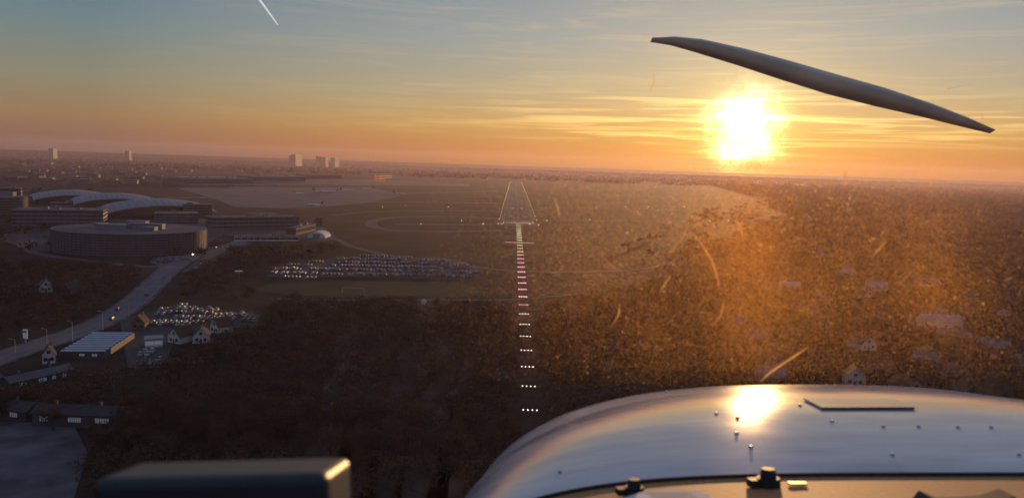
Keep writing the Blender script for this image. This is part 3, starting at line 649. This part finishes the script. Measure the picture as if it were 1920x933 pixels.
forest('far_woodland',B_,24,20,9,9,3,'far dark woodland beyond the airfield')
Dd=np.stack([rng.uniform(-9000,9000,9000),rng.uniform(4400,14000,9000)],1); Dd=Dd[np.abs(Dd[:,0])<Dd[:,1]*.75]
forest('horizon_woodland',Dd,14,60,9,16,6,'low dark woods along the horizon')
# ---------------- contrails
def contrail(a,b_,r1,r2,label,bright):
    D0=21000
    def pt(q): 
        d=fw*F+rt*(q[0]-960)+up*(466.5-q[1]); return Vector((0,0,EYE))+d*(D0/d.y)
    m_=mat('vapour_%s'%label[:4],(.9,.88,.85),1,.1,.001,emit=(1,.93,.85),es=bright); bb=MB(); bb.tube(pt(a),pt(b_),r1,r2,m_,10); obj('contrail',bb.mesh('contrail'),label=label,category='contrail')  # vapour given its own glow in place of sunlight
contrail((478,-12),(521,47),30,14,'short bright white vapour trail high in the sky',.6)
contrail((1776,167),(1822,157),12,5,'thin pale vapour trail in the evening sky',.3)
# ---------------- own aircraft (nose, propeller), eye point at its origin, X right Y ahead Z up
SE=1.05
ac=obj('light_aircraft',None,label='white nose and cockpit edge of a light aircraft',category='airplane')
Ra=Matrix((rt,fw,up)).transposed().to_4x4(); ac.matrix_world=Matrix.Translation((0,0,EYE))@Ra
def cowlz(X,Y):
    T=-.2755-.19*(Y-1.38)**2+.006*(Y-1.38)-.6*max(0,Y-1.7)**2; c,W_=.65,.77
    t=min(1,max(0,(Y-1.0)/.6)); n_=4.6-1.8*t
    u_=min(1,abs((X-c)/(W_+.05*(1-t)))); return T-.45*(1-(1-u_**n_)**(1/n_))
pm=bpy.data.materials.new('cowling_paint'); pm.use_nodes=True; pb=pm.node_tree.nodes['Principled BSDF']; pb.inputs['Metallic'].default_value=.2
pn=pm.node_tree.nodes; pl=pm.node_tree.links; tcx=pn.new('ShaderNodeTexCoord'); t1=pn.new('ShaderNodeTexNoise'); t1.inputs['Scale'].default_value=9; t1.inputs['Detail'].default_value=6; pl.new(tcx.outputs['Object'],t1.inputs['Vector'])
mr=pn.new('ShaderNodeMapRange'); mr.inputs[3].default_value=.07; mr.inputs[4].default_value=.17; pl.new(t1.outputs['Fac'],mr.inputs[0]); pl.new(mr.outputs[0],pb.inputs['Roughness'])
t3=pn.new('ShaderNodeTexNoise'); t3.inputs['Scale'].default_value=2.2; t3.inputs['Detail'].default_value=8; t3.inputs['Roughness'].default_value=.65; mpx=pn.new('ShaderNodeMapping'); mpx.inputs['Rotation'].default_value=(0,0,.9); mpx.inputs['Scale'].default_value=(.5,2.8,1); pl.new(tcx.outputs['Object'],mpx.inputs[0]); pl.new(mpx.outputs[0],t3.inputs['Vector'])
rp=pn.new('ShaderNodeValToRGB'); rp.color_ramp.elements[0].position=.36; rp.color_ramp.elements[0].color=(.3,.3,.38,1); rp.color_ramp.elements[1].position=.64; rp.color_ramp.elements[1].color=(.6,.58,.62,1); pl.new(t3.outputs['Fac'],rp.inputs[0]); pl.new(rp.outputs[0],pb.inputs['Base Color'])
t2=pn.new('ShaderNodeTexNoise'); t2.inputs['Scale'].default_value=4; t2.inputs['Detail'].default_value=2; pl.new(tcx.outputs['Object'],t2.inputs['Vector']); bp=pn.new('ShaderNodeBump'); bp.inputs['Strength'].default_value=.12; bp.inputs['Distance'].default_value=.02; pl.new(t2.outputs['Fac'],bp.inputs['Height']); pl.new(bp.outputs[0],pb.inputs['Normal'])
def lmat(name,col,rough,metal=0,var=.2,scale=40,bump=.0):
    m_=mat(name,col,rough,var,scale,metal,bump=bump); nn_=m_.node_tree; tcn=nn_.nodes.new('ShaderNodeTexCoord')
    t=[x for x in nn_.nodes if x.type=='TEX_NOISE'][0]; nn_.links.new(tcn.outputs['Object'],t.inputs['Vector']); return m_
M['cowl']=pm
M['rubber']=lmat('black_rubber',(.012,.012,.013),.6); M['leather']=lmat('glareshield_vinyl',(.34,.15,.055),.7,scale=160,bump=.3); M['black']=lmat('black_plastic',(.012,.014,.022),.42)
M['paper']=lmat('paper',(.5,.5,.52),.8); M['blade']=lmat('propeller_paint',(.6,.5,.42),.65,scale=6); M['glint']=lmat('glint_metal',(.7,.42,.15),.4,.6)  # last one is the orange metal that imitates a glint
def grid(name,fx,xs,ys,m_,parent,smooth=True):
    b=MB(); nx=len(xs); vs=[fx(x,y) for y in ys for x in xs]; fs=[]
    for j in range(len(ys)-1):
        for i in range(nx-1):
            a=j*nx+i; fs.append((a,a+1,a+nx+1,a+nx))
    b.add(vs,fs,m_); return obj(name,b.mesh(name,smooth),parent=parent)
th=np.linspace(-1,1,90); xs_c=[.65+.8*math.copysign(abs(math.sin(t*math.pi/2))**.9,t) for t in th]
cw=grid('engine_cowling',lambda X,Y:(X,Y,cowlz(X,Y)),xs_c,list(np.linspace(SE,2.2,60)),'cowl',ac)
b=MB(); b.tube((0,0,-.001),(0,0,.0018),.0036,.002,'steel',8); riv=b.mesh('rivet')
def onc(px,py):
    ax,az_=(px-960)/F,(466.5-py)/F
    for Y in np.linspace(SE+.01,1.95,400):
        if az_*Y<=cowlz(ax*Y,Y): return (ax*Y,Y,cowlz(ax*Y,Y)+.001)
    return None
for px,py in((1050,885),(1180,738),(1343,775),(1381,812),(1408,838),(1383,783),(1656,800),(1722,800),(1796,801),(1858,801),(1673,853),(1910,853),(1560,790),(1500,760),(1250,735)):
    q=onc(px,py)
    if q: obj('rivet',riv,parent=cw,loc=q)
a_=onc(1530,756); b2=onc(1685,759)
if a_ and b2:
    b=MB(); zl=cowlz((a_[0]+b2[0])/2,(a_[1]+b2[1])/2); b.box(((a_[0]+b2[0])/2,(a_[1]+b2[1])/2,zl+.002),(abs(b2[0]-a_[0])+.02,.08,.003),'cowl'); b.box(((a_[0]+b2[0])/2,(a_[1]+b2[1])/2-.043,zl+.002),(abs(b2[0]-a_[0])+.02,.003,.003),'rubber'); obj('inspection_hatch',b.mesh('inspection_hatch'),parent=cw)
# pits, scratches and glare-shaped dust that sit on the inner face of the windscreen curve
wc=.3
def onw_np(px,py):
    ax,az_=(np.asarray(px,float)-960)/F,(466.5-np.asarray(py,float))/F; Y=np.full(ax.shape,.9)
    for _ in range(30):
        rr=1.10-.34*(az_*Y+.3)-.004; Y=.5*Y+.5*(np.sqrt(np.maximum(.01,rr*rr-(ax*Y-wc)**2))-.02)
    return np.stack([ax*Y,Y,az_*Y],-1)
def onw(px,py): return Vector(onw_np([px],[py])[0])
def dustmat(name,a,col):
    sm=bpy.data.materials.new(name); sm.use_nodes=True; sn_=sm.node_tree.nodes; sl_=sm.node_tree.links; sn_.clear(); so_=sn_.new('ShaderNodeOutputMaterial'); a1=sn_.new('ShaderNodeBsdfTranslucent'); a1.inputs[0].default_value=col; a2=sn_.new('ShaderNodeBsdfTransparent'); a3=sn_.new('ShaderNodeMixShader')
    tn=sn_.new('ShaderNodeTexNoise'); tn.inputs['Scale'].default_value=60; tq=sn_.new('ShaderNodeTexCoord'); sl_.new(tq.outputs['Object'],tn.inputs['Vector']); mp_=sn_.new('ShaderNodeMapRange'); mp_.inputs[3].default_value=a*.3; mp_.inputs[4].default_value=min(1,a*1.7); sl_.new(tn.outputs['Fac'],mp_.inputs[0]); sl_.new(mp_.outputs[0],a3.inputs[0])
    sl_.new(a2.outputs[0],a3.inputs[1]); sl_.new(a1.outputs[0],a3.inputs[2]); sl_.new(a3.outputs[0],so_.inputs[0]); M[name]=sm
dustmat('scratch',.42,(1,.65,.3,1)); dustmat('dust_grain',1.2,(1,.68,.26,1)); dustmat('glare_dust',1.4,(1,.52,.12,1))  # finest grains coloured orange to carry the sun glare
SCR=[([(1300,440),(1315,457),(1328,476),(1338,496),(1345,518),(1348,540)],.0014),([(1358,560),(1352,590),(1335,612)],.001),([(1162,570),(1160,590),(1146,612)],.0011),([(1515,650),(1495,664),(1470,680),(1445,697),(1424,716)],.0017),([(1378,412),(1386,420),(1391,434),(1394,458)],.0016),([(1258,516),(1248,530),(1236,550)],.0011),([(1040,372),(1046,390),(1050,408)],.001),([(1662,452),(1645,470),(1632,486)],.0014),([(1290,420),(1284,440),(1260,470),(1240,480)],.0006),([(1225,140),(1226,155),(1218,172)],.001),([(1842,215),(1843,240)],.0008)]
for i in range(22):
    a0=random.uniform(-.2,2.4); rr=random.uniform(120,420); ln=random.uniform(.05,.18)
    L_=[(1400+rr*math.cos(a0+ln*t),300+rr*.85*math.sin(a0+ln*t)) for t in(0,.33,.66,1)]
    if all(1000<x<1920 and 300<y<715 for x,y in L_): SCR.append((L_,random.uniform(.0003,.0007)))
for L_,w0 in SCR:
    pts=[onw(*q) for q in L_]; b=MB()
    for i in range(len(pts)-1): 
        ra=w0*(.25+.75*math.sin(math.pi*(i+.15)/len(pts))); rb=w0*(.25+.75*math.sin(math.pi*(i+1.15)/len(pts))) if i<len(pts)-2 else w0*.15
        b.tube(pts[i],pts[i+1],ra,rb,'scratch',6,False)
    obj('windscreen_scratch',b.mesh('windscreen_scratch',True),parent=ac)
def dust(name,P,amin,amax,asp,m_,N=6):
    P=np.array(P); k=len(P); c=onw_np(P[:,0],P[:,1]); tg=np.arctan2(-(P[:,0]-1400),P[:,1]-330)+rng.normal(0,.4,k)
    a=rng.uniform(amin,amax,k)*rng.choice([.6,1,1,1.3],k); bb=a/rng.uniform(1,asp,k)
    nrm=np.stack([c[:,0]-wc,c[:,1],np.full(k,.3)],1); nrm/=np.linalg.norm(nrm,axis=1)[:,None]
    ex=np.stack([nrm[:,1],-nrm[:,0],np.zeros(k)],1); ex/=np.linalg.norm(ex,axis=1)[:,None]; ez=np.cross(ex,nrm); ez*=np.sign(ez[:,2])[:,None]
    ca_,sa_=np.cos(tg)[:,None],np.sin(tg)[:,None]; d1=-ex*ca_+ez*sa_; d2=ex*sa_+ez*ca_
    t=2*np.pi*np.arange(N)/N; V=c[:,None]+d1[:,None]*(a[:,None]*np.cos(t))[:,:,None]+d2[:,None]*(bb[:,None]*np.sin(t))[:,:,None]
    V=V.reshape(-1,3); obj(name,np_mesh(name,V,np.arange(len(V)).reshape(-1,N),[m_]),parent=ac,kind='stuff')
P=[]; hubs=[(random.gauss(1500,200),random.gauss(450,110)) for _ in range(34)]
while len(P)<1500:
    r=random.random()
    if r<.42: px,py=random.gauss(1400,150),random.gauss(375,70)
    elif r<.85: h_=random.choice(hubs); px,py=random.gauss(h_[0],45),random.gauss(h_[1],34)
    else: px,py=random.uniform(1050,1920),random.uniform(180,720)
    if 1000<px<1940 and 60<py<722 and (py>290 or random.random()<.12): P.append((px,py))
dust('windscreen_specks',P,.0004,.0012,4,'dust_grain')  # windscreen specks, crowded towards the sun to imitate glare fall-off
# fine orange grains, thickened below the sun to paint its glare in uneven patches
cl_h=np.array([(random.gauss(1490,220),random.gauss(480,120),random.uniform(40,110)) for _ in range(40)])
n1=rng.normal([1400,480],[55,160],(60000,2)); n2=rng.normal([1490,480],[240,140],(120000,2)); n3=rng.normal([1420,520],[320,170],(40000,2))  # first cluster is a narrow column painting the vertical flare
hi_=rng.integers(0,40,100000); n4=cl_h[hi_,:2]+rng.normal(0,1,(100000,2))*cl_h[hi_,2:3]*np.array([.7,1])
P=np.vstack([n1,n2,n3,n4]); P=P[(P[:,1]>240)&(P[:,1]<730)&(P[:,0]<1990)&(P[:,0]>800)]; keep=rng.random(len(P))<np.clip((P[:,1]-240)/100,0,1)*np.clip((735-P[:,1])/50,.05,1); P=P[keep]
dust('windscreen_glare_dust',P,.00017,.00036,1.6,'glare_dust',4)
# glareshield, seal, clips
gl_=grid('glareshield',lambda X,Y:(X,Y,cowlz(X,SE)-.003+.045*(SE-Y)),xs_c,list(np.linspace(.45,SE,20)),'leather',ac)
b=MB(); pr=None
for X in xs_c:
    q=Vector((X,SE-.002,cowlz(X,SE)-.001))
    if pr: b.tube(pr,q,.003,.003,'rubber',8,False)
    pr=q
obj('windscreen_seal',b.mesh('windscreen_seal',True),parent=ac)
def knob(X,Y,s_):
    b=MB(); zc=cowlz(X,SE)-.001
    b.tube((X,Y,zc),(X,Y,zc+.012*s_),.016*s_,.015*s_,'rubber',14); b.tube((X,Y,zc+.012*s_),(X,Y,zc+.024*s_),.011*s_,.009*s_,'rubber',12); b.box((X-.006,Y,zc+.006*s_),(.042*s_,.014,.010*s_),'rubber',.2)
    obj('retaining_clip',b.mesh('retaining_clip'),parent=ac)
knob(.155,1.0,.8); knob(.325,1.0,.95)
b=MB(); zc=cowlz(.36,SE); b.box((.362,1.0,zc+.002),(.022,.009,.003),'glint'); obj('glint_plate',b.mesh('glint_plate'),parent=ac)  # orange plate added to stand in for a glint beside the clip
b=MB(); q0=Vector((.53,.90,cowlz(.6,SE)+.002)); b.add([q0+Vector(v) for v in((-.06,0,0),(-.05,0,.012),(-.03,0,.004),(.02,0,.006),(.045,0,.014),(.05,0,0),(-.06,.03,0),(-.05,.03,.012),(-.03,.03,.004),(.02,.03,.006),(.045,.03,.014),(.05,.03,0))],[(0,5,4,3,2,1),(6,7,8,9,10,11),(0,1,7,6),(1,2,8,7),(2,3,9,8),(3,4,10,9),(4,5,11,10)],'rubber')
obj('vent_bracket',b.mesh('vent_bracket'),parent=ac)
pp=obj('paper_card',None,label='white printed paper card lying on the glareshield',category='paper'); pp.matrix_world=ac.matrix_world.copy()
b=MB(); zc=cowlz(.2,SE)+.005; b.add([(.13,.95,zc),(.25,.92,zc),(.235,.985,zc),(.17,.985,zc)],[(0,1,2,3)],'paper')
for i in range(4): b.add([(.165+.004*i,.975-.012*i,zc+.0008),(.222+.003*i,.973-.013*i,zc+.0008),(.222+.003*i,.970-.013*i,zc+.0008),(.165+.004*i,.972-.012*i,zc+.0008)],[(0,1,2,3)],'wall_g')
obj('sheet',b.mesh('sheet'),parent=pp)
# propeller blade
pe=obj('propeller',None,parent=ac)
cl_=[(1222,74,3),(1262,76,7),(1310,85,11),(1390,106,14),(1470,130,16),(1560,157,17),(1650,181,16),(1740,206,12),(1810,228,8),(1862,246,3)]
Yb=2.3; b=MB(); vs=[];fs=[]
for i,(px,py,hw) in enumerate(cl_):
    X=(px-960)/F*Yb; Z=(466.5-py)/F*Yb; h_=hw/F*Yb
    for dz,dy in((h_,0),(h_*.4,-.012),(-h_,0.012),(-h_*.3,.02)): vs.append((X+dz*.3,Yb+dy-dz*.3,Z+dz))
for i in range(len(cl_)-1):
    for k in range(4): fs.append((i*4+k,i*4+(k+1)%4,(i+1)*4+(k+1)%4,(i+1)*4+k))
b.add(vs,fs,'blade'); obj('propeller_blade',b.mesh('propeller_blade',True),parent=pe)
# navigation device
nd=obj('navigation_device',None,label='black box shaped navigation display on a stalk',category='navigation device'); nd.matrix_world=ac.matrix_world.copy()
bm_=MB(); bm_.box((0,0,0),(.136,.052,.10),'black'); me=bm_.mesh('housing'); ho_=obj('housing',me,parent=nd,loc=(-.167,.464,-.179)); ho_.rotation_euler=(math.radians(-4),math.radians(-2.5),math.radians(-4))
bv=ho_.modifiers.new('b','BEVEL'); bv.width=.006; bv.segments=4
b=MB(); b.box((-.168,.433,-.182),(.115,.003,.075),'glass'); obj('screen',b.mesh('screen'),parent=nd)
b=MB(); b.tube((-.168,.46,-.23),(-.168,.5,-.6),.012,.015,'black'); obj('stalk',b.mesh('stalk'),parent=nd)
